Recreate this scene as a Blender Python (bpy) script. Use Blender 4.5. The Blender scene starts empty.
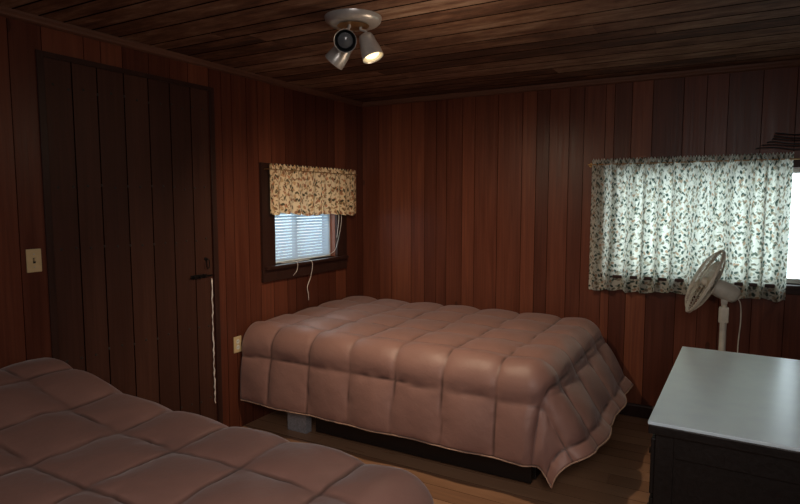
import bpy, bmesh, math, random
import numpy as np
from mathutils import Vector, Matrix, noise
random.seed(23)
PI = math.pi
SC = bpy.context.scene
COL = SC.collection
SC.view_settings.view_transform = 'Standard'

# ------------------------------------------------------------------ helpers
def obj(name, bm, m=None, parent=None, smooth=False, recalc=True):
    if recalc: bmesh.ops.recalc_face_normals(bm, faces=bm.faces)
    me = bpy.data.meshes.new(name); bm.to_mesh(me); bm.free()
    o = bpy.data.objects.new(name, me); COL.objects.link(o)
    if m: me.materials.append(m)
    if smooth:
        for p in me.polygons: p.use_smooth = True
        if smooth != 'all':
            try: me.set_sharp_from_angle(angle=math.radians(40))
            except Exception: pass
    if parent: o.parent = parent
    return o
def tag(o, label, cat, group=None):
    o['label'] = label; o['category'] = cat
    if group: o['group'] = group
    return o
def thing(name, label, cat, loc=(0,0,0), rotz=0, group=None):
    o = bpy.data.objects.new(name, None); COL.objects.link(o)
    o.location = loc; o.rotation_euler = (0,0,rotz); o.empty_display_size = .1
    return tag(o, label, cat, group)
def struct(o):
    o['kind'] = 'structure'; return o
def box(bm, x0,x1,y0,y1,z0,z1, M=None, bev=0):
    r = bmesh.ops.create_cube(bm, size=1)
    vs = r['verts']
    for v in vs:
        v.co = Vector(((x0+x1)/2+v.co.x*(x1-x0), (y0+y1)/2+v.co.y*(y1-y0), (z0+z1)/2+v.co.z*(z1-z0)))
    if bev:
        es = list({e for v in vs for e in v.link_edges})
        r2 = bmesh.ops.bevel(bm, geom=es, offset=bev, segments=2, affect='EDGES', profile=.6)
        vs = list({v for f in r2['faces'] for v in f.verts} | {v for v in vs if v.is_valid})
    if M:
        for v in vs: v.co = M @ v.co
    return vs
def lathe(bm, prof, M=None, n=28, cap0=False, cap1=False):
    M = M or Matrix()
    rings = []
    for r, z in prof:
        rings.append([bm.verts.new(M @ Vector((r*math.cos(2*PI*k/n), r*math.sin(2*PI*k/n), z))) for k in range(n)])
    for a, b in zip(rings, rings[1:]):
        for k in range(n):
            bm.faces.new((a[k], a[(k+1)%n], b[(k+1)%n], b[k]))
    if cap0: bm.faces.new(rings[0][::-1])
    if cap1: bm.faces.new(rings[-1])
def tube(bm, pts, r, n=8, closed=False):
    pts = [Vector(p) for p in pts]; N = len(pts)
    rings = []
    up = None
    for i, p in enumerate(pts):
        if closed: t = pts[(i+1)%N]-pts[i-1]
        else: t = pts[min(i+1,N-1)]-pts[max(i-1,0)]
        t.normalize()
        if up is None:
            up = Vector((0,0,1)) if abs(t.z) < .9 else Vector((1,0,0))
        a = up - t*up.dot(t)
        if a.length < 1e-4: a = t.orthogonal()
        a.normalize(); up = a
        b = t.cross(a)
        rr = r[i] if isinstance(r, (list,tuple)) else r
        rings.append([bm.verts.new(p + (a*math.cos(2*PI*k/n)+b*math.sin(2*PI*k/n))*rr) for k in range(n)])
    L = list(zip(rings, rings[1:]))
    if closed: L.append((rings[-1], rings[0]))
    for a, b in L:
        for k in range(n): bm.faces.new((a[k], a[(k+1)%n], b[(k+1)%n], b[k]))
    if not closed:
        bm.faces.new(rings[0][::-1]); bm.faces.new(rings[-1])
def spline(pts, k=8):
    P = [Vector(p) for p in pts]; out = []
    for i in range(len(P)-1):
        p0 = P[max(i-1,0)]; p1 = P[i]; p2 = P[i+1]; p3 = P[min(i+2,len(P)-1)]
        for j in range(k):
            t = j/k
            out.append(.5*((2*p1)+(p2-p0)*t+(2*p0-5*p1+4*p2-p3)*t*t+(3*p1-p0-3*p2+p3)*t**3))
    out.append(P[-1]); return out

# ------------------------------------------------------------------ materials
class NT:
    def __init__(s, name):
        s.m = bpy.data.materials.new(name); s.m.use_nodes = True
        s.t = s.m.node_tree; s.t.nodes.clear()
        s.out = s.n('ShaderNodeOutputMaterial')
    def n(s, typ, **kw):
        nd = s.t.nodes.new(typ)
        for k, v in kw.items(): setattr(nd, k, v)
        return nd
    def l(s, a, b): s.t.links.new(a, b)
    def ramp(s, fac, stops):
        r = s.n('ShaderNodeValToRGB'); e = r.color_ramp.elements
        while len(e) < len(stops): e.new(.5)
        for el, (p, c) in zip(e, stops):
            el.position = p; el.color = (*c, 1) if len(c) == 3 else c
        s.l(fac, r.inputs[0]); return r.outputs[0]
    def math(s, op, a, b=None, c=None):
        m = s.n('ShaderNodeMath', operation=op)
        for i, v in enumerate((a,b,c)):
            if v is None: continue
            if isinstance(v, (int,float)): m.inputs[i].default_value = v
            else: s.l(v, m.inputs[i])
        return m.outputs[0]
    def mix(s, fac, a, b, mode='MIX'):
        m = s.n('ShaderNodeMix', data_type='RGBA', blend_type=mode)
        for sock, v in ((m.inputs[0],fac),(m.inputs[6],a),(m.inputs[7],b)):
            if isinstance(v, (int,float)): sock.default_value = v
            elif isinstance(v, tuple): sock.default_value = (*v,1)
            else: s.l(v, sock)
        return m.outputs[2]
    def bsdf(s, color, rough=.5, metal=0, spec=.5):
        b = s.n('ShaderNodeBsdfPrincipled')
        for k, v in (('Base Color',color),('Roughness',rough),('Metallic',metal),('Specular IOR Level',spec)):
            i = b.inputs[k]
            if isinstance(v, tuple): i.default_value = (*v,1)
            elif isinstance(v, (int,float)): i.default_value = v
            else: s.l(v, i)
        s.l(b.outputs[0], s.out.inputs[0]); return b
    def bump(s, b, h, strength=.3, dist=.01):
        n = s.n('ShaderNodeBump'); n.inputs['Strength'].default_value = strength; n.inputs['Distance'].default_value = dist
        s.l(h, n.inputs['Height']); s.l(n.outputs[0], b.inputs['Normal'])

def wood(name, stops, axis='z', rough=.4, tone=True, fine=60, long=2.0, bump=.25, knots=False, spec=.4, tamp=.5, gamp=.38, groove=.9, mottle=0):
    T = NT(name)
    tc = T.n('ShaderNodeTexCoord'); at = T.n('ShaderNodeAttribute', attribute_name='tone'); gv = T.n('ShaderNodeAttribute', attribute_name='groove')
    off = T.n('ShaderNodeVectorMath', operation='MULTIPLY_ADD')
    cb = T.n('ShaderNodeCombineXYZ')
    for i in range(3): T.l(at.outputs['Fac'], cb.inputs[i])
    T.l(cb.outputs[0], off.inputs[0]); off.inputs[1].default_value = (37,53,71); T.l(tc.outputs['Object'], off.inputs[2])
    sc = {'x':(long,fine,fine),'y':(fine,long,fine),'z':(fine,fine,long)}[axis]
    mp = T.n('ShaderNodeVectorMath', operation='MULTIPLY'); T.l(off.outputs[0], mp.inputs[0]); mp.inputs[1].default_value = sc
    n1 = T.n('ShaderNodeTexNoise'); n1.inputs['Scale'].default_value = 1; n1.inputs['Detail'].default_value = 5; n1.inputs['Distortion'].default_value = .6
    T.l(mp.outputs[0], n1.inputs['Vector'])
    mp2 = T.n('ShaderNodeVectorMath', operation='MULTIPLY'); T.l(off.outputs[0], mp2.inputs[0])
    mp2.inputs[1].default_value = tuple(v*.22 if v == fine else v*.6 for v in sc)
    n2 = T.n('ShaderNodeTexNoise'); n2.inputs['Scale'].default_value = 1; n2.inputs['Detail'].default_value = 3
    T.l(mp2.outputs[0], n2.inputs['Vector'])
    f = T.math('MULTIPLY_ADD', n1.outputs[0], gamp, T.math('MULTIPLY', n2.outputs[0], .34))
    f = T.math('ADD', f, (.38-gamp)*.5)
    if mottle:
        n3 = T.n('ShaderNodeTexNoise'); n3.inputs['Scale'].default_value = 1; n3.inputs['Detail'].default_value = 8; n3.inputs['Roughness'].default_value = .72
        mp3 = T.n('ShaderNodeVectorMath', operation='MULTIPLY'); T.l(off.outputs[0], mp3.inputs[0])
        mp3.inputs[1].default_value = {'x':(4.5,13,13),'y':(13,4.5,13),'z':(13,13,4.5)}[axis]
        T.l(mp3.outputs[0], n3.inputs['Vector'])
        f = T.math('ADD', f, T.math('MULTIPLY_ADD', n3.outputs[0], mottle, -mottle*.5))
    if tone: f = T.math('ADD', f, T.math('MULTIPLY_ADD', at.outputs['Fac'], tamp, .14-tamp*.5))
    else: f = T.math('ADD', f, .14)
    col = T.ramp(f, stops)
    if tone: col = T.mix(T.math('MULTIPLY', gv.outputs['Fac'], groove), col, (.006,.003,.002))
    if knots:
        v = T.n('ShaderNodeTexVoronoi'); v.inputs['Scale'].default_value = 3.2
        mk = T.n('ShaderNodeVectorMath', operation='MULTIPLY'); T.l(off.outputs[0], mk.inputs[0])
        mk.inputs[1].default_value = {'x':(.5,1,1),'y':(1,.5,1),'z':(1,1,.5)}[axis]
        T.l(mk.outputs[0], v.inputs['Vector'])
        k = T.math('LESS_THAN', v.outputs['Distance'], .06)
        col = T.mix(T.math('MULTIPLY', k, .5), col, (.012,.006,.004))
    b = T.bsdf(col, rough, 0, spec)
    T.l(T.math('MULTIPLY_ADD', n1.outputs[0], .3, T.math('MULTIPLY_ADD', gv.outputs['Fac'], .6, rough-.15)), b.inputs['Roughness'])
    if tone: T.l(T.math('MULTIPLY_ADD', gv.outputs['Fac'], -spec, spec), b.inputs['Specular IOR Level'])
    T.bump(b, n1.outputs[0], bump, .004)
    return T.m
def plain(name, c, rough=.5, metal=0, nscale=40, var=.12, bump=0.05, spec=.5):
    T = NT(name); tc = T.n('ShaderNodeTexCoord')
    n = T.n('ShaderNodeTexNoise'); n.inputs['Scale'].default_value = nscale; n.inputs['Detail'].default_value = 3
    T.l(tc.outputs['Object'], n.inputs['Vector'])
    col = T.ramp(n.outputs[0], [(.3, tuple(v*(1-var) for v in c)), (.7, tuple(min(1,v*(1+var)) for v in c))])
    b = T.bsdf(col, rough, metal, spec)
    if bump: T.bump(b, n.outputs[0], bump, .002)
    return T.m

M_WALL = wood('redwood_panelling', [(.1,(.036,.010,.006)),(.40,(.092,.026,.014)),(.62,(.152,.045,.023)),(.9,(.26,.090,.042))], 'z', .38, knots=True, tamp=.36, spec=.3, groove=.75)
M_DOOR = wood('dark_door_boards', [(.1,(.018,.008,.005)),(.5,(.052,.020,.013)),(.95,(.10,.042,.026))], 'z', .5, tamp=.24, groove=.95, spec=.25)
M_CEIL = wood('rough_ceiling_boards', [(.15,(.022,.011,.008)),(.38,(.088,.042,.025)),(.50,(.155,.077,.046)),(.60,(.23,.13,.082)),(.76,(.36,.25,.175)),(.95,(.56,.45,.35))], 'x', .72, fine=30, long=1.6, bump=.8, knots=True, tamp=.26, gamp=.42, mottle=.9, groove=.95, spec=.3)
M_FLOOR = wood('floor_boards', [(.1,(.15,.072,.038)),(.5,(.34,.18,.10)),(.95,(.50,.30,.18))], 'x', .34, fine=30, long=2, tamp=.32, groove=.7)
M_TRIM = wood('dark_trim_wood', [(.1,(.012,.006,.005)),(.5,(.034,.014,.010)),(.95,(.07,.028,.02))], 'z', .45, tone=False, spec=.3)
M_CROWN = wood('crown_wood', [(.1,(.06,.024,.016)),(.5,(.13,.058,.036)),(.95,(.24,.115,.075))], 'y', .5, tone=False, spec=.3)
M_CROWNX = wood('crown_wood_x', [(.1,(.06,.024,.016)),(.5,(.13,.058,.036)),(.95,(.24,.115,.075))], 'x', .5, tone=False, spec=.3)
M_DRESS = wood('dark_dresser_wood', [(.1,(.005,.004,.004)),(.5,(.010,.007,.006)),(.95,(.018,.012,.011))], 'y', .45, tone=False)
M_TOP = plain('pale_top_window_glare', (.74,.90,1.0), .28, nscale=14, var=.03, bump=.03, spec=.9)  # bluish window reflection put into the base colour of the top
M_WHITE = plain('white_plastic', (.66,.68,.64), .4, var=.04, bump=0)
M_CREAM = plain('cream_plastic', (.62,.48,.26), .4, var=.05, bump=0)
M_FANW = plain('aged_white_plastic', (.66,.64,.54), .45, var=.06, bump=0)
M_BLACK = plain('black_metal', (.012,.011,.011), .4, .6)
M_SLOT = plain('slot_dark', (.02,.015,.012), .6)
M_SILVER = plain('pale_silver_enamel', (.52,.51,.49), .3, .45, 60, .06)
M_INNER = plain('dark_shade_inside', (.03,.032,.035), .35)
M_BRASS = plain('tarnished_brass', (.40,.24,.10), .35, .8)
M_MATT = plain('mattress_ticking', (.35,.33,.31), .85)
M_BOXS = plain('dark_box_spring_cloth', (.012,.008,.008), .9)
M_BLOCK = plain('grey_block', (.26,.25,.26), .9, nscale=80, var=.2, bump=.4)
M_CORD_STRIP = plain('white_cord_and_light_strip', (.8,.76,.68), .5, bump=0)
M_PIPE = plain('piping_thread', (.38,.25,.18), .7)

def fabric(name, c):
    T = NT(name); tc = T.n('ShaderNodeTexCoord')
    n = T.n('ShaderNodeTexNoise'); n.inputs['Scale'].default_value = 9; n.inputs['Detail'].default_value = 4; T.l(tc.outputs['Object'], n.inputs['Vector'])
    n2 = T.n('ShaderNodeTexNoise'); n2.inputs['Scale'].default_value = 22; n2.inputs['Distortion'].default_value = 1.2; n2.inputs['Detail'].default_value = 2; T.l(tc.outputs['Object'], n2.inputs['Vector'])
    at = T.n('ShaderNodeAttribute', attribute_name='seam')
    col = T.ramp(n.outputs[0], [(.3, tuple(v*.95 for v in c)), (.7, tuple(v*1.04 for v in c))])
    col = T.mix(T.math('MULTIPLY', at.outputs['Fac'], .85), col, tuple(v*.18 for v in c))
    b = T.bsdf(col, .50, 0, .5)
    b.inputs['Sheen Weight'].default_value = .18; b.inputs['Sheen Roughness'].default_value = .4
    T.bump(b, T.math('MULTIPLY_ADD', n2.outputs[0], .3, n.outputs[0]), .28, .014)
    return T.m
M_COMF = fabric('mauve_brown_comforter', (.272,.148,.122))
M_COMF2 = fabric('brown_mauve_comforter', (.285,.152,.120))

def leafcloth(name, base, dots, small, leaf, transl, k=1.0):
    T = NT(name); uv = T.n('ShaderNodeUVMap', uv_map='UVMap')
    def layer(scale, off, squash, size, rnd=1.0):
        s = T.n('ShaderNodeVectorMath', operation='MULTIPLY_ADD'); T.l(uv.outputs[0], s.inputs[0]); s.inputs[1].default_value = (scale*k,scale*k,0); s.inputs[2].default_value = (off,off*1.7,0)
        v = T.n('ShaderNodeTexVoronoi', voronoi_dimensions='2D'); v.inputs['Scale'].default_value = 1; v.inputs['Randomness'].default_value = rnd
        T.l(s.outputs[0], v.inputs['Vector'])
        d = T.n('ShaderNodeVectorMath', operation='SUBTRACT'); T.l(s.outputs[0], d.inputs[0]); T.l(v.outputs['Position'], d.inputs[1])
        sp = T.n('ShaderNodeSeparateColor'); T.l(v.outputs['Color'], sp.inputs[0])
        r = T.n('ShaderNodeVectorRotate', rotation_type='Z_AXIS'); T.l(d.outputs[0], r.inputs[0]); T.l(T.math('MULTIPLY', sp.outputs[0], 6.28), r.inputs['Angle'])
        m = T.n('ShaderNodeVectorMath', operation='MULTIPLY'); T.l(r.outputs[0], m.inputs[0]); m.inputs[1].default_value = (1,squash,0)
        ln = T.n('ShaderNodeVectorMath', operation='LENGTH'); T.l(m.outputs[0], ln.inputs[0])
        mr = T.n('ShaderNodeMapRange'); T.l(ln.outputs['Value'], mr.inputs[0])
        mr.inputs[1].default_value = size*1.12; mr.inputs[2].default_value = size*.82; mr.inputs[3].default_value = 0; mr.inputs[4].default_value = 1
        return mr.outputs[0], sp.outputs[1]
    a, ra = layer(23, 0, 1.8, .37)
    b, rb = layer(19, 5.3, 1.5, .29)
    c, rc = layer(33, 11.1, 2.2, .33)
    col = T.mix(b, base, T.ramp(rb, dots))
    col = T.mix(c, col, small)
    col = T.mix(a, col, T.ramp(ra, leaf))
    df = T.n('ShaderNodeBsdfDiffuse'); tr = T.n('ShaderNodeBsdfTranslucent'); mx = T.n('ShaderNodeMixShader'); mx.inputs[0].default_value = transl
    T.l(col, df.inputs[0]); T.l(col, tr.inputs[0]); T.l(df.outputs[0], mx.inputs[1]); T.l(tr.outputs[0], mx.inputs[2]); T.l(mx.outputs[0], T.out.inputs[0])
    return T.m
M_CURT = leafcloth('leaf_print_curtain', (.72,.72,.64), [(.3,(.48,.33,.22)),(.6,(.48,.44,.33))], (.33,.37,.31), [(.2,(.055,.09,.075)),(.5,(.12,.155,.125)),(.8,(.24,.21,.15))], .44, 1.2)
M_VAL = leafcloth('leaf_print_warm_lit', (.86,.68,.44), [(.3,(.60,.26,.13)),(.6,(.62,.40,.2))], (.40,.27,.14), [(.2,(.10,.08,.045)),(.5,(.20,.14,.07)),(.8,(.36,.17,.09))], .15)  # same cloth as the curtain, warm front light put into its colours
def glass():
    T = NT('window_glass'); tr = T.n('ShaderNodeBsdfTransparent'); g = T.n('ShaderNodeBsdfGlossy'); g.inputs['Roughness'].default_value = .05
    tr.inputs[0].default_value = (.93,.97,.97,1)
    mx = T.n('ShaderNodeMixShader'); mx.inputs[0].default_value = .06
    T.l(tr.outputs[0], mx.inputs[1]); T.l(g.outputs[0], mx.inputs[2]); T.l(mx.outputs[0], T.out.inputs[0]); return T.m
M_GLASS = glass()
def blindmat():
    T = NT('blind_slats_white'); df = T.n('ShaderNodeBsdfDiffuse'); tr = T.n('ShaderNodeBsdfTranslucent'); mx = T.n('ShaderNodeMixShader'); mx.inputs[0].default_value = .32
    for x in (df,tr): x.inputs[0].default_value = (.60,.68,.76,1)
    T.l(df.outputs[0], mx.inputs[1]); T.l(tr.outputs[0], mx.inputs[2]); T.l(mx.outputs[0], T.out.inputs[0]); return T.m
M_BLIND = blindmat()
def emit(name, c, s):
    T = NT(name); e = T.n('ShaderNodeEmission'); e.inputs[0].default_value = (*c,1); e.inputs[1].default_value = s; T.l(e.outputs[0], T.out.inputs[0]); return T.m
M_BULB = emit('lit_bulb', (1,.74,.38), 2.6)
M_DEAD = plain('unlit_bulb', (.10,.11,.12), .15, bump=0)

# ------------------------------------------------------------------ room shell
H = 2.4; XR = 3.5; YF = -5.2
def plank_bm(length, holes, fmap, wmin=.085, wmax=.15, z0=0, z1=H, T=.1, ch=.002, rnd=None, start=0, back=(), joints=False):
    rnd = rnd or random
    bm = bmesh.new(); lay = bm.loops.layers.float.new('tone'); gl = bm.loops.layers.float.new('groove')
    cuts = {start, length}
    for h in holes: cuts |= {h[0], h[1]}
    cuts = sorted(cuts); edges = []
    for c0, c1 in zip(cuts, cuts[1:]):
        a = c0
        while a < c1-1e-6:
            w = rnd.uniform(wmin, wmax); b = a+w
            if c1-b < wmin*.7: b = c1
            edges.append((a, b)); a = b
    for a0, a1 in edges:
        segs = [(z0, z1)]
        for h in holes:
            if a0 > h[0]-1e-4 and a1 < h[1]+1e-4:
                segs = [s for s in ((z0,h[2]),(h[3],z1)) if s[1]-s[0] > .01]
        if joints:
            j = z0+rnd.uniform(.6,3.0); segs = [(z0,j-.0012),(j+.0012,z1)]
        t = rnd.random()
        for s0, s1 in segs:
            if joints: t = rnd.random()
            poly = [(a0,-T),(a1,-T),(a1,-ch),(a1-ch,0),(a0+ch,0),(a0,-ch)]
            lo = [bm.verts.new(fmap(a,d,s0)) for a,d in poly]; hi = [bm.verts.new(fmap(a,d,s1)) for a,d in poly]
            fs = [bm.faces.new(lo[::-1]), bm.faces.new(hi)]
            for k in range(6): fs.append(bm.faces.new((lo[k],lo[(k+1)%6],hi[(k+1)%6],hi[k])))
            for i, f in enumerate(fs):
                for l in f.loops: l[lay] = t; l[gl] = 1.0 if i in (4,6) else 0.0
    for a0,a1,d0,d1,b0,b1 in back:
        p = fmap(a0,d0,b0); q = fmap(a1,d1,b1)
        box(bm, min(p.x,q.x),max(p.x,q.x),min(p.y,q.y),max(p.y,q.y),min(p.z,q.z),max(p.z,q.z))
    return bm
Lm = lambda a,d,z: Vector((d,-a,z))
Bm = lambda a,d,z: Vector((a,-d,z))
Rm = lambda a,d,z: Vector((XR-d,-a,z))
Fm = lambda a,d,z: Vector((a,YF+d,z))
WL = (.42,1.18,1.08,1.74); WB = (2.12,3.30,1.02,1.75); DR = (1.74,2.75,0,2.23)
def sheath(length, hole):
    h0,h1,z0,z1 = hole
    return [(-.12,h0-.002,-.14,-.099,0,H),(h1+.002,length+.12,-.14,-.099,0,H),(h0-.002,h1+.002,-.14,-.099,0,z0-.002),(h0-.002,h1+.002,-.14,-.099,z1+.002,H)]
struct(obj('wall_left', plank_bm(-YF, [WL,DR], Lm, .085,.19, start=-.1, back=sheath(-YF,WL)), M_WALL))
struct(obj('wall_back', plank_bm(XR, [WB], Bm, .085,.20, back=sheath(XR,WB)), M_WALL))
struct(obj('wall_right', plank_bm(-YF, [], Rm, .09,.19, start=-.1), M_WALL))
struct(obj('wall_front', plank_bm(XR, [], Fm, .09,.19), M_WALL))
def ceil_map(a,d,z): return Vector((z, .1-a, H-d))
struct(obj('ceiling', plank_bm(-YF+.2, [], ceil_map, .11, .20, -.1, XR+.1, T=.05, ch=.006, joints=True, back=[(-.1,-YF+.3,-.09,-.0505,-.1,XR+.1)]), M_CEIL))
def floor_map(a,d,z): return Vector((z, .1-a, d))
struct(obj('floor', plank_bm(-YF+.2, [], floor_map, .12, .125, -.1, XR+.1, T=.05, ch=.002, joints=True, back=[(-.1,-YF+.3,-.09,-.0505,-.1,XR+.1)]), M_FLOOR))
def trim_profile(name, p0, p1, inward, m, prof):
    bm = bmesh.new(); p0 = Vector(p0); p1 = Vector(p1); inward = Vector(inward)
    A = [bm.verts.new(p0+inward*a+Vector((0,0,b))) for a,b in prof]; B = [bm.verts.new(p1+inward*a+Vector((0,0,b))) for a,b in prof]
    n = len(prof); bm.faces.new(A); bm.faces.new(B[::-1])
    for k in range(n): bm.faces.new((A[k],B[k],B[(k+1)%n],A[(k+1)%n]))
    return struct(obj(name, bm, m))
cp = [(.001,-.001),(.032,-.001),(.030,-.012),(.022,-.022),(.020,-.030),(.010,-.036),(.001,-.038)]
trim_profile('trim_1', (0,-.03,H), (0,YF,H), (1,0,0), M_CROWN, cp)
trim_profile('trim_2', (.0,0,H), (XR,0,H), (0,-1,0), M_CROWNX, cp)
trim_profile('trim_3', (XR,-.03,H), (XR,YF,H), (-1,0,0), M_CROWN, cp)
bp = [(.001,.001),(.016,.001),(.016,.08),(.010,.092),(.001,.094)]
trim_profile('baseboard_back', (.0,0,0), (XR,0,0), (0,-1,0), M_TRIM, bp)
trim_profile('baseboard_right', (XR,-.02,0), (XR,YF,0), (-1,0,0), M_TRIM, bp)

# ------------------------------------------------------------------ door
rd = random.Random(3)
bm = plank_bm(DR[1]-DR[0]-.004, [], lambda a,d,z: Vector((-.006+d, -(DR[0]+.002+a), z)), .13, .165, .004, DR[3]-.002, T=.05, ch=.0035, rnd=rd)
door = struct(obj('door_1', bm, M_DOOR))
bm = bmesh.new()
for zz in (.28,.75,1.30,1.62,2.10):
    for k in range(13):
        y = -(DR[0]+.05+k*.076)
        lathe(bm, [(.0001,.003),(.004,.0025),(.0075,0)], Matrix.Translation((-.006,y,zz+rd.uniform(-.01,.01))) @ Matrix.Rotation(PI/2,4,'Y'), 8)
obj('nail_heads', bm, M_SLOT, door)
for c in ((.0005,.009,-DR[0]-.004,-DR[0]+.035,0,DR[3]+.02),(.0005,.009,-DR[1]-.03,-DR[1]+.004,0,DR[3]+.02),(.0005,.009,-DR[1]+.005,-DR[0]-.005,DR[3]-.006,DR[3]+.02)):
    bm = bmesh.new(); box(bm, *c, bev=.002); obj('door_casing', bm, M_TRIM, door)
bm = bmesh.new()
box(bm, -.006,-.001, -1.92,-1.80, 1.062,1.088, bev=.0015)
tube(bm, [(.006,-1.93,1.075),(.006,-1.76,1.075)], .0045)
for yy in (-1.90,-1.82): box(bm, -.004,.012, yy-.006,yy+.006, 1.066,1.084, bev=.0015)
tube(bm, [(.006,-1.87,1.075),(.022,-1.87,1.075),(.024,-1.87,1.062)], .004)
obj('bolt_latch', bm, M_BLACK, door, True)
bm = bmesh.new()
tube(bm, [(.016, -1.80+.012*math.cos(t*PI/8), 1.15+.03*math.sin(t*PI/8)) for t in range(16)], .003, closed=True)
lathe(bm, [(.0001,.010),(.010,.007),(.012,0)], Matrix.Translation((-.006,-1.80,1.18)) @ Matrix.Rotation(PI/2,4,'Y'), 14)
tube(bm, [(-.002,-1.80,1.18),(.018,-1.80,1.18)], .004)
obj('pull_ring', bm, M_BLACK, door, True)
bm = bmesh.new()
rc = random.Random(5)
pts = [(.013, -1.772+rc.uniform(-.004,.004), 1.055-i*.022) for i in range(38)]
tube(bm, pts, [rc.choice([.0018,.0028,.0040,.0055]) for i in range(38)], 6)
tag(obj('cord', bm, M_CORD_STRIP, None, True), 'thin irregular pale strip standing for light leaking down right edge of plank door', 'cord')  # pale strip modelled in place of light leaking past the door edge

# ------------------------------------------------------------------ windows
def window(name, fm, hole, casing, sashes, m=M_TRIM):
    a0,a1,z0,z1 = hole
    e = bpy.data.objects.new(name, None); COL.objects.link(e); struct(e); e.location = fm((a0+a1)/2, 0, z0)
    def bx(bm, a0,a1,d0,d1,z0,z1,bev=.003):
        p = fm(a0,d0,z0); q = fm(a1,d1,z1)
        box(bm, min(p.x,q.x),max(p.x,q.x),min(p.y,q.y),max(p.y,q.y),z0,z1,bev=bev)
    def put(n, bm, mm):
        o = obj(n, bm, mm); o.parent = e; o.matrix_parent_inverse = Matrix.Translation(-e.location); return o
    cl, cr, ct, cb = casing
    bm = bmesh.new()
    bx(bm, a0-cl,a0,.0005,.022,z0-cb,z1+ct); bx(bm, a1,a1+cr,.0005,.022,z0-cb,z1+ct)
    bx(bm, a0,a1,.0005,.022,z1,z1+ct); bx(bm, a0,a1,.0005,.022,z0-cb,z0-.024)
    put('window_casing', bm, m)
    bm = bmesh.new(); bx(bm, a0-cl*.9,a1+cr*.9,-.06,.05,z0-.022,z0)
    put('window_sill', bm, m)
    bm = bmesh.new()
    bx(bm, a0+.001,a0+.03,-.09,-.05,z0+.001,z1-.001); bx(bm, a1-.03,a1-.001,-.09,-.05,z0+.001,z1-.001)
    bx(bm, a0+.03,a1-.03,-.09,-.05,z0+.001,z0+.032); bx(bm, a0+.03,a1-.03,-.09,-.05,z1-.032,z1-.001)
    put('window_frame', bm, M_WHITE)
    for s in sashes:
        bm = bmesh.new(); bx(bm, s-.012,s+.012,-.088,-.052,z0+.033,z1-.033)
        put('mullion', bm, M_WHITE)
    bm = bmesh.new(); bx(bm, a0+.028,a1-.028,-.072,-.068,z0+.03,z1-.03,0)
    put('window_pane', bm, M_GLASS)
    return e
window('window_1', Lm, WL, (.14,.13,.07,.11), [.86])
window('window_2', Bm, WB, (.06,.06,.05,.06), [2.71])

bl = thing('window_blind', 'pale slatted blind inside small left window under the valance', 'blind', (-.035,-.8,WL[2]+.01))
n = 26
bm = bmesh.new()
for k in range(n):
    z = .02+k*(WL[3]-WL[2]-.07)/n
    box(bm, -.0115,.0115,-.345,.345,-.0007,.0007, Matrix.Translation((0,0,z)) @ Matrix.Rotation(1.0,4,'Y'))
obj('slats', bm, M_BLIND, bl)
bm = bmesh.new(); box(bm, -.014,.014,-.35,.35,WL[3]-WL[2]-.045,WL[3]-WL[2]-.015,bev=.002)
obj('head_rail', bm, M_WHITE, bl)
bm = bmesh.new(); box(bm, -.01,.01,-.345,.345,-.003,.007,bev=.002)
obj('bottom_rail', bm, M_WHITE, bl)
bm = bmesh.new()
tube(bm, spline([(.018,.33,.5),(.055,.39,.42),(.066,.425,.34),(.066,.42,.25),(.066,.38,.14),(.068,.33,.05),(.06,.26,.02)],8), .0018, 6)
tube(bm, spline([(.018,.33,.5),(.055,.37,.42),(.066,.39,.34),(.066,.38,.25),(.066,.36,.15)],8), .0016, 6)
obj('pull_cord', bm, M_CORD_STRIP, bl, True)
bm = bmesh.new()
c = [(.03,-1.13,1.093),(.035,-1.02,1.09),(.04,-.9,1.093),(.052,-.83,1.09),(.056,-.80,1.05),(.035,-.80,.95),(.03,-.835,.88),(.028,-.82,.82),(.012,-.80,.77)]
tube(bm, spline(c,7), .0027, 8)
tube(bm, spline([(.035,-1.02,1.097),(.058,-.985,1.085),(.052,-.98,1.03),(.03,-1.0,.985)],6), .0022, 6)
tag(obj('power_cord', bm, M_CORD_STRIP, None, True), 'white power cord drooping over left window sill down behind far bed', 'cord')

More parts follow.
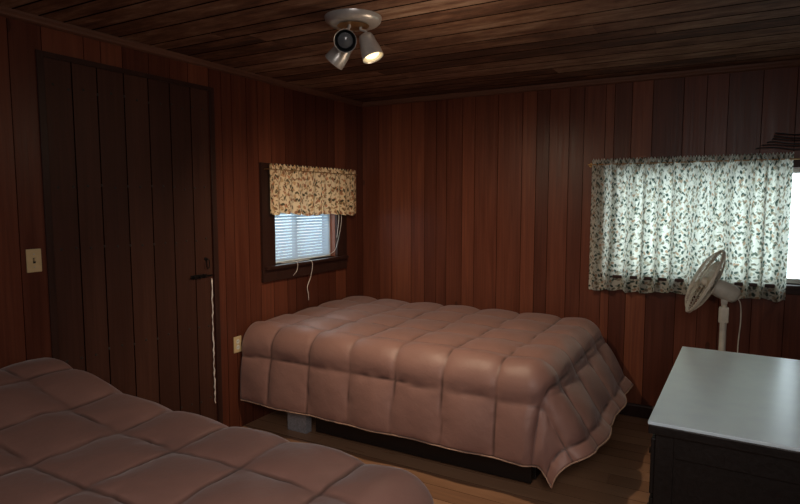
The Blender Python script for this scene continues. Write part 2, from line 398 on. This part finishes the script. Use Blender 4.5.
# ------------------------------------------------------------------ curtains
def curtain(name, fm, a0, a1, ztop, zbot0, zbot1, nple, d0, label, cat, seed, amp=.018, rodz=None, group=None, mat=None):
    r = random.Random(seed)
    nu = int((a1-a0)*300); nv = 46
    bm = bmesh.new(); uvl = bm.loops.layers.uv.new('UVMap')
    ph = [r.uniform(0,6) for _ in range(4)]
    V = []
    W = a1-a0
    for j in range(nv+1):
        row = []
        v = j/nv
        for i in range(nu+1):
            u = i/nu
            zb = zbot0+(zbot1-zbot0)*u + .008*math.sin(u*nple*2*PI+ph[0])+.006*math.sin(u*13+ph[1])
            zt = ztop + .008*math.sin(u*nple*9*PI*1.3+ph[2])
            z = zt+(zb-zt)*v
            p = u*nple*2*PI + 1.1*math.sin(u*9+ph[3]) + .9*noise.noise(Vector((u*4,v*1.5,seed)))
            top = math.exp(-((z-(rodz))/.018)**2)
            edge = min(1,12*u,12*(1-u))
            gath = math.exp(-v*4)
            A = amp*(.6+.6*v)*(1-.75*top)*edge
            d = d0 + A*math.sin(p) + (.004+.007*gath)*edge*(1-.6*top)*math.sin(p*2.6+ph[1]) + .01*v*edge*noise.noise(Vector((u*6,v*3,seed+5)))
            if z > rodz: d = d0 + amp*.5*edge*math.sin(p*2.6)
            a = a0+W*u + .008*math.cos(p)*(.5+v)*min(1,6*u,6*(1-u))
            row.append((bm.verts.new(fm(a,d,z)), (u*W*1.4+seed*.37, -v*(ztop-zbot0))))
        V.append(row)
    for j in range(nv):
        for i in range(nu):
            q = [V[j][i],V[j][i+1],V[j+1][i+1],V[j+1][i]]
            f = bm.faces.new([x[0] for x in q])
            for l, x in zip(f.loops, q): l[uvl].uv = x[1]
    o = obj(name, bm, mat or M_CURT, None, 'all')
    return tag(o, label, cat, group)
curtain('curtain', Bm, 1.99, 2.730, 1.835, .905, .925, 7, .068, 'left panel of leaf printed curtain pair over the wide right window', 'curtain', 1, rodz=1.80, amp=.029)
curtain('curtain', Bm, 2.7302, 3.18, 1.835, .915, .925, 4.5, .068, 'right panel of leaf printed curtain pair beside the fan', 'curtain', 2, rodz=1.80, amp=.029)
curtain('valance', Lm, .20, 1.27, 1.80, 1.43, 1.45, 9, .062, 'short leaf printed valance hanging over small left window', 'curtain', 3, amp=.016, rodz=1.765, mat=M_VAL)
def rod(fm, a0, a1, z, label, dd):
    e = thing('curtain_rod', label, 'curtain rod', fm((a0+a1)/2,.0,z))
    def pl(n, bm):
        o = obj(n, bm, M_BRASS, e, True); o.matrix_parent_inverse = Matrix.Translation(-e.location)
    bm = bmesh.new(); tube(bm, [fm(a0,dd,z), fm(a1,dd,z)], .004, 10); pl('rod', bm)
    for a in (a0+.01, a1-.01):
        bm = bmesh.new(); tube(bm, [fm(a,.001,z),fm(a,dd,z)], .004, 8)
        lathe(bm, [(.0001,.004),(.014,.003),(.016,0)], Matrix.Translation(fm(a,.001,z)) @ (Matrix.Rotation(PI/2,4,'Y') if fm is Lm else Matrix.Rotation(PI/2,4,'X')), 12)
        pl('bracket', bm)
rod(Bm, 1.96, 3.32, 1.80, 'thin rod holding the curtain pair over wide right window', .068)
rod(Lm, .18, 1.29, 1.765, 'thin rod holding the short valance over small left window', .062)
bm = bmesh.new()
for k in range(6):
    z = 1.865+.017*k
    tube(bm, spline([(2.98+.03*k,-.02,z+.01),(3.08,-.035-.004*k,z+.012),(3.2,-.045,z-.006+.004*(k%2)),(3.34,-.03,z+.012),(3.46,-.02,z+.0)],6), .0032, 6)
tag(obj('strand_bundle', bm, M_BLACK, None, True), 'loose dark strands laid along wall above right end of wide window', 'strands')  # thin dark strands laid along the wall above the rod

# ------------------------------------------------------------------ wall plates
def plate(name, y, z, label, cat, kind):
    e = thing(name, label, cat, (0,y,z))
    bm = bmesh.new(); box(bm, .0005,.007,-.034,.034,-.055,.055,bev=.003); obj('cover_plate', bm, M_CREAM, e)
    if kind == 'switch':
        bm = bmesh.new(); box(bm, .006,.0075,-.006,.006,-.013,.013); obj('slot', bm, M_SLOT, e)
        bm = bmesh.new(); box(bm, .007,.02,-.004,.004,-.006,.006, Matrix.Rotation(-.35,4,'Y'), .001); obj('toggle', bm, M_CREAM, e)
    else:
        for s in (-.02,.02):
            bm = bmesh.new(); lathe(bm, [(.0001,.0095),(.014,.0092),(.016,.006)], Matrix.Translation((0,0,s)) @ Matrix.Rotation(PI/2,4,'Y'), 18); r = obj('socket', bm, M_WHITE, e)
            bm = bmesh.new()
            for t in (-.006,.006): box(bm, .0085,.0102,t-.001,t+.001,s-.002,s+.006)
            obj('socket_slots', bm, M_SLOT, r)
    for s in ((-.03,.03) if kind == 'switch' else (0,)):
        bm = bmesh.new(); lathe(bm, [(.0001,.0085),(.003,.008),(.0035,.0065)], Matrix.Translation((0,0,s)) @ Matrix.Rotation(PI/2,4,'Y'), 8)
        obj('screw', bm, M_SILVER, e)
plate('light_switch', -2.84, 1.265, 'cream light switch plate on wall left of plank door', 'light switch', 'switch')
plate('wall_outlet', -1.555, .58, 'cream wall outlet low between the plank door and far bed', 'wall outlet', 'outlet')

# ------------------------------------------------------------------ beds
def bed(x0, yf, yb, zt, L, label):
    hl = L/2-.005
    e = thing('bed', label, 'bed', (x0+L/2, (yf+yb)/2, 0), 0)
    W = yb-yf
    bm = bmesh.new(); box(bm, -hl,hl-.02,-W/2+.02,W/2,zt-.23,zt-.015,bev=.05); obj('mattress', bm, M_MATT, e, True)
    bm = bmesh.new(); box(bm, -hl,hl-.02,-W/2+.02,W/2-.01,zt-.47,zt-.232,bev=.02); obj('box_spring', bm, M_BOXS, e, True)
    for s in (-1,1):
        bm = bmesh.new(); box(bm, -hl+.5,hl-.04,s*(W/2-.06)-.02,s*(W/2-.06)+.02,zt-.64,zt-.472,bev=.003); obj('side_rail', bm, M_DRESS, e)
    bm = bmesh.new(); box(bm, hl-.07,hl-.031,-W/2+.1,W/2-.1,zt-.64,zt-.472,bev=.003); obj('end_rail', bm, M_DRESS, e)
    for s in (-1,1):
        bm = bmesh.new(); box(bm, -.72,-.56,s*(W/2-.05)-.03,s*(W/2-.05)+.03,0,zt-.471,bev=.004)
        o = obj('support_block', bm, M_BLOCK, e); o['label'] = 'grey support block'
        bm = bmesh.new(); box(bm, .72,.78,s*(W/2-.30)-.03,s*(W/2-.30)+.03,0,zt-.471,bev=.004); obj('leg', bm, M_DRESS, e)
    return e
bed(.03, -1.44, -.14, .665, 2.0, 'far bed in room corner under small left window')
bed(.03, -4.10, -2.80, .655, 1.96, 'near bed in the left foreground beside the plank door')

def comforter(x0, yc, L, W, z0, of, sneg, spos, label, seed, head=0., wall_pos=False, cell=.30, ff=.42, puffh=.021, ck=.0, R=.13, mat=None):
    step = .0125
    na = int((L+of)/step)+1; nb = int((W+sneg+spos)/step)+1
    L0 = L; L = L-.045; W0 = W
    a = np.linspace(0, L0+of, na); b = np.linspace(-W/2-sneg, W/2+spos, nb)
    W = W-.09
    A, B = np.meshgrid(a, b, indexing='ij')
    ex = np.maximum(A-L, 0); ey = np.maximum(np.abs(B)-W/2, 0)*np.sign(B)
    r = np.hypot(ex, ey); rs = np.maximum(r, 1e-6); dx = ex/rs; dy = ey/rs
    r = r*(1-ck*4*dx**2*dy**2)
    bx_ = np.minimum(A, L); by_ = np.clip(B, -W/2, W/2)
    flare = ff*dx**2 + .12*dy**2 - 1.1*ff*dx**2*dy**2
    if wall_pos: flare = np.where(ey > 0, ff*.9*dx**2, flare)
    q = R*PI/2
    th = np.minimum(r, q)/R
    out = R*np.sin(th); drop = R*(1-np.cos(th))
    ex2 = np.maximum(r-q, 0)
    ang = np.arctan2(np.abs(ey), np.maximum(ex,1e-9))
    s = np.where(ex <= 0, bx_, L + (PI/2-ang)*.30)
    s = np.where(B > W/2-1e-9, s+9.1, s)
    s = np.where(np.abs(ey) <= 0, L+.47+(by_+W/2), s)
    nz = np.zeros_like(A); nz2 = np.zeros_like(A); nz3 = np.zeros_like(A)
    for i in range(na):
        for j in range(nb):
            nz[i,j] = noise.noise(Vector((A[i,j]*1.6, B[i,j]*1.6, seed)))
            nz2[i,j] = noise.noise(Vector((A[i,j]*5.2, B[i,j]*5.2, seed+9)))
            nz3[i,j] = noise.noise(Vector((A[i,j]*19, B[i,j]*19, seed+19)))
    fold = np.sin(s*2*PI/.55+nz*3+seed) + .3*np.sin(s*2*PI/.30+1.3*seed)
    ramp = np.clip(ex2/.4, 0, 1.2)
    fa = .010*ramp*(1+.5*dx**2)
    if wall_pos: fa = np.where(ey > 0, fa*.1, fa)
    out = out + flare*ex2 + fa*fold
    drop = drop + np.sqrt(1-flare**2)*ex2
    X = bx_ + dx*out; Y = by_ + dy*out; Z = z0 - drop
    P = np.stack([X,Y,Z], -1)
    du = np.gradient(P, axis=0); dv = np.gradient(P, axis=1)
    N = np.cross(du, dv); N /= np.maximum(np.linalg.norm(N, axis=-1, keepdims=True), 1e-9)
    wob = nz2*.014
    ca = np.abs(np.sin(PI*(A+wob+.06)/cell)); cb = np.abs(np.sin(PI*(B+wob+W0/2+sneg)/cell))
    puff = puffh*(ca*cb)**.45
    near = np.maximum(np.exp(-(ca/.3)**2), np.exp(-(cb/.3)**2))
    flat = np.clip(1-r/.1, 0, 1)
    disp = puff + .008*nz2 + (.001+.004*near)*nz3 + .018*nz*flat
    if wall_pos: disp = np.where(ey > 0, disp*.5, disp)
    P = P + N*disp[...,None]
    P[...,2] += head*np.exp(-((A-.15)/.40)**2)*flat*(.8+.2*np.cos(B*2)) + .010*flat
    P[...,2] = np.maximum(P[...,2], .035+.01*nz2)
    P[...,0] = np.maximum(P[...,0]+x0, .012); P[...,1] += yc
    if wall_pos: P[...,1] = np.minimum(P[...,1], -.03)
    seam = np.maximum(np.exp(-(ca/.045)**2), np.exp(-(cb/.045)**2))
    vs = [tuple(p) for p in P.reshape(-1,3)]
    fs = [(i*nb+j, (i+1)*nb+j, (i+1)*nb+j+1, i*nb+j+1) for i in range(na-1) for j in range(nb-1)]
    me = bpy.data.meshes.new('comforter'); me.from_pydata(vs, [], fs)
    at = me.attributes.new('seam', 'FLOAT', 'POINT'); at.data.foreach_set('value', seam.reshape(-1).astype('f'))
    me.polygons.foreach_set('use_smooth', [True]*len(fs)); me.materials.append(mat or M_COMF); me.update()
    o = bpy.data.objects.new('comforter', me); COL.objects.link(o)
    sd = o.modifiers.new('thick','SOLIDIFY'); sd.thickness = .012; sd.offset = -1
    tag(o, label, 'comforter')
    line = [P[i,0] for i in range(0,na,2)] + [P[na-1,j] for j in range(0,nb,2)] + [P[i,nb-1] for i in range(na-1,-1,-2)]
    bm = bmesh.new(); tube(bm, [Vector(p)+Vector((0,0,-.002)) for p in line], .004, 6)
    obj('piping', bm, M_PIPE, o, True)
    return o
comforter(.03, -.79, 2.0, 1.30, .682, .50, .51, .30, 'mauve brown quilted comforter draped over far corner bed', 3, wall_pos=True, ff=.58, ck=.16, cell=.31, puffh=.030)
comforter(.03, -3.45, 1.98, 1.30, .668, .45, .5, .5, 'mauve brown quilted comforter draped over near left bed', 8, head=.13, puffh=.033, cell=.31, mat=M_COMF2)

# ------------------------------------------------------------------ dresser
d = thing('dresser', 'low dark wood dresser with pale top tinted blue for window glare at right', 'dresser', (2.978,-1.69,0), math.radians(-1.5))
wx, wy, ht = .31, .58, .80
bm = bmesh.new(); box(bm, -wx-.012,wx,-wy-.012,wy+.012,ht-.012,ht,bev=.003); obj('top_surface', bm, M_TOP, d)
bm = bmesh.new(); box(bm, -wx-.010,wx,-wy-.010,wy+.010,ht-.045,ht-.0125,bev=.004); obj('top_moulding', bm, M_DRESS, d)
bm = bmesh.new(); box(bm, -wx+.012,wx-.005,-wy+.012,wy-.012,.07,ht-.046,bev=.002)
for s in (-1,1):
    y0,y1 = sorted((s*(wy-.012), s*(wy-.002)))
    box(bm, -wx+.012,-wx+.07,y0,y1,.07,ht-.046,bev=.002); box(bm, wx-.065,wx-.005,y0,y1,.07,ht-.046,bev=.002)
    box(bm, -wx+.07,wx-.065,y0,y1,ht-.12,ht-.046,bev=.002); box(bm, -wx+.07,wx-.065,y0,y1,.07,.14,bev=.002)
obj('carcass', bm, M_DRESS, d)
for r in range(3):
    for c in range(2):
        y0 = -wy+.02+c*.565; z0 = .10+r*.215
        bm = bmesh.new(); box(bm, -wx-.004,-wx+.0115,y0,y0+.55,z0,z0+.2,bev=.004); dr = obj('drawer', bm, M_DRESS, d)
        for k in (.14,.41):
            bm = bmesh.new(); lathe(bm, [(.006,0),(.006,.008),(.014,.014),(.012,.020),(.0001,.022)], Matrix.Translation((-wx-.004,y0+k,z0+.1)) @ Matrix.Rotation(-PI/2,4,'Y'), 14)
            obj('knob', bm, M_DRESS, dr, True)
for sx in (-1,1):
    for sy in (-1,1):
        bm = bmesh.new(); box(bm, sx*(wx-.045)-.028,sx*(wx-.045)+.028,sy*(wy-.05)-.028,sy*(wy-.05)+.028,0,.069,bev=.004); obj('foot', bm, M_DRESS, d)

# ------------------------------------------------------------------ fan
fx, fy = 2.85, -.60
f = thing('pedestal_fan', 'white pedestal fan standing behind dresser in front of curtains', 'fan', (fx,fy,0))
bm = bmesh.new(); lathe(bm, [(.0001,0),(.2,0),(.205,.012),(.19,.022),(.06,.04),(.03,.06),(.028,.10)], None, 36); obj('base', bm, M_FANW, f, True)
bm = bmesh.new(); lathe(bm, [(.018,.08),(.018,.93)], None, 18, True, True); obj('pole', bm, M_FANW, f, True)
bm = bmesh.new(); box(bm, -.026,.026,-.024,.024,.85,.94,bev=.010); obj('control_box', bm, M_FANW, f, True)
nrm = Vector((-.88,-.12,.42)).normalized()
zax = nrm; xax = Vector((0,0,1)).cross(zax).normalized(); yax = zax.cross(xax)
HM = Matrix((xax,yax,zax)).transposed().to_4x4(); HM.translation = Vector((0,0,1.035)) 
bm = bmesh.new(); lathe(bm, [(.0001,-.075),(.030,-.073),(.045,-.06),(.052,-.03),(.052,.03),(.045,.06),(.0001,.062)], HM, 24); obj('motor_housing', bm, M_FANW, f, True)
bm = bmesh.new(); tube(bm, [(0,0,.93),(0,0,.99)], .015, 12); box(bm, -.017,.017,-.024,.024,.96,1.0,bev=.006); obj('tilt_neck', bm, M_FANW, f, True)
GR = .20
def cage(zs, depth, nw):
    bm = bmesh.new()
    for k in range(nw):
        an = 2*PI*k/nw; c, s = math.cos(an), math.sin(an)
        pts = []
        for t in range(8):
            u = t/7; rr = .035+(GR-.035)*u
            zz = zs + depth*(1-u**3.0)
            pts.append(HM @ Vector((rr*c, rr*s, zz)))
        tube(bm, pts, .0013, 4)
    for rr in (.035,.09,.145):
        u = (rr-.035)/(GR-.035)
        tube(bm, [HM @ Vector((rr*math.cos(t*PI/20), rr*math.sin(t*PI/20), zs+depth*(1-u**3.0))) for t in range(40)], .0018, 5, True)
    tube(bm, [HM @ Vector((GR*math.cos(t*PI/20), GR*math.sin(t*PI/20), zs)) for t in range(40)], .005, 6, True)
    return bm
obj('rear_grille', cage(.11, -.045, 48), M_FANW, f, True)
obj('front_grille', cage(.118, .05, 48), M_FANW, f, True)
bm = bmesh.new(); lathe(bm, [(.038,.164),(.038,.170),(.0001,.174)], HM, 20, True); obj('grille_badge', bm, M_FANW, f, True)
bm = bmesh.new(); lathe(bm, [(.0001,.14),(.02,.138),(.026,.12),(.026,.07),(.01,.063)], HM, 16); obj('hub', bm, M_FANW, f, True)
for k in range(3):
    bm = bmesh.new(); R4 = HM @ Matrix.Rotation(k*2*PI/3+.3,4,'Z'); g = []
    for i in range(9):
        u = i/8; rr = .02+.145*u; w = .03+.05*math.sin(PI*min(1,u*.75+.1))
        row = []
        for j in range(7):
            v = j/6-.5
            row.append(bm.verts.new(R4 @ Vector((rr, v*w*2*(1 if u<.9 else .85)+.02*u, .108+.5*v*w*(1-.3*u)))))
        g.append(row)
    for i in range(8):
        for j in range(6): bm.faces.new((g[i][j],g[i+1][j],g[i+1][j+1],g[i][j+1]))
    o = obj('blade', bm, M_FANW, f, 'all'); m = o.modifiers.new('s','SOLIDIFY'); m.thickness = .002
bm = bmesh.new(); tube(bm, spline([(.035,0,1.0),(.075,0,.98),(.085,0,.88),(.078,.0,.70),(.09,.01,.45),(.12,.03,.2),(.22,.05,.02)],8), .003, 6); obj('power_cord', bm, M_FANW, f, True)

# ------------------------------------------------------------------ ceiling light
LX, LY = 1.28, -2.03
cl = thing('ceiling_spotlight', 'silver three headed spotlight fixture on plank ceiling, one lamp lit', 'ceiling light', (LX,LY,H))
cl.rotation_euler = (0,0,math.radians(29.5))
bm = bmesh.new(); lathe(bm, [(.0001,-.034),(.10,-.034),(.118,-.030),(.130,-.018),(.134,-.0005)], None, 40); obj('canopy', bm, M_SILVER, cl, True)
bm = bmesh.new(); lathe(bm, [(.060,-.0345),(.075,-.0385),(.0001,-.042)], None, 30); obj('canopy_plate', bm, M_BRASS, cl, True)
def head(pivot, direction, lit):
    z = Vector(direction).normalized(); x = z.orthogonal().normalized(); y = z.cross(x)
    M = Matrix((x,y,z)).transposed().to_4x4(); M.translation = Vector(pivot)
    bm = bmesh.new()
    lathe(bm, [(.0001,-.035),(.018,-.034),(.032,-.026),(.038,-.01),(.040,.01),(.046,.035),(.050,.065),(.052,.085),(.0515,.089),(.048,.085)], M, 28)
    h = obj('lamp_shade', bm, M_SILVER, cl, True)
    bm = bmesh.new(); lathe(bm, [(.0482,.0845),(.046,.06),(.040,.035),(.031,.015),(.0001,.013)], M, 28); obj('shade_inside', bm, M_SILVER if lit else M_INNER, h, True)
    bm = bmesh.new(); lathe(bm, [(.014,.014),(.016,.03),(.028,.048),(.036,.064),(.034,.076),(.022,.084),(.0001,.087)], M, 22); obj('bulb', bm, M_BULB if lit else M_DEAD, h, True)
    bm = bmesh.new(); p = Vector(pivot) - z*.02
    base = Vector((pivot[0]*.55, pivot[1]*.5, -.036))
    tube(bm, spline([base, base+Vector((0,0,-.015)), p+Vector((0,0,.025)), p],5), .0075, 10); obj('arm', bm, M_SILVER, cl, True)
    return M
head((-.03,-.05,-.105), (.04,-.9,-.40), False)
head((-.045,.05,-.125), (-.62,.25,-.70), False)
ML = head((.064,.02,-.10), (.30,-.16,-.85), True)

# ------------------------------------------------------------------ lights
w = bpy.data.worlds.new('sky'); SC.world = w; w.use_nodes = True
bg = w.node_tree.nodes['Background']; bg.inputs[0].default_value = (.84,.94,1.0,1); bg.inputs[1].default_value = 4.7
def area(name, loc, rot, sx, sy, e, col, portal=False, spread=None):
    l = bpy.data.lights.new(name, 'AREA'); l.shape = 'RECTANGLE'; l.size = sx; l.size_y = sy; l.energy = e; l.color = col
    if portal: l.cycles.is_portal = True
    if spread: l.spread = math.radians(spread)
    o = bpy.data.objects.new(name, l); COL.objects.link(o); o.location = loc; o.rotation_euler = rot; return o
area('sky_portal_right', (2.71,.15,1.37), (-PI/2,0,0), 1.3, .9, 1, (1,1,1), True)
area('sky_portal_left', (-.15,-.8,1.41), (0,-PI/2,0), .8, .9, 1, (1,1,1), True)
Mw = Matrix.Translation((LX,LY,H)) @ Matrix.Rotation(math.radians(29.5),4,'Z') @ ML
l = bpy.data.lights.new('lamp_glow','SPOT'); l.energy = 76; l.color = (1,.77,.54); l.spot_size = math.radians(132); l.spot_blend = 1; l.shadow_soft_size = .03
o = bpy.data.objects.new('lamp_glow', l); COL.objects.link(o); o.location = Mw @ Vector((0,0,.13))
o.rotation_euler = (Vector((.95,-1.05,.6))-o.location).to_track_quat('-Z','Y').to_euler()
l = bpy.data.lights.new('lamp_spill','POINT'); l.energy = 3.4; l.color = (1,.74,.52); l.shadow_soft_size = .12
o = bpy.data.objects.new('lamp_spill', l); COL.objects.link(o); o.location = (1.7,-1.9,1.98)
fo = area('room_fill', (3.1,-4.6,2.0), (0,0,0), 1.0, .8, 12, (1,.90,.85), spread=105)
fo.rotation_euler = (Vector((1.4,-2.0,.4))-fo.location).to_track_quat('-Z','Y').to_euler()

# ------------------------------------------------------------------ camera
cam = bpy.data.cameras.new('camera'); co = bpy.data.objects.new('camera', cam); COL.objects.link(co)
co.location = (2.85,-4.36,1.55); co.rotation_euler = (math.radians(84.88),0,math.radians(29.5))
cam.sensor_width = 36; cam.lens = 26.1; cam.clip_start = .02
SC.camera = co
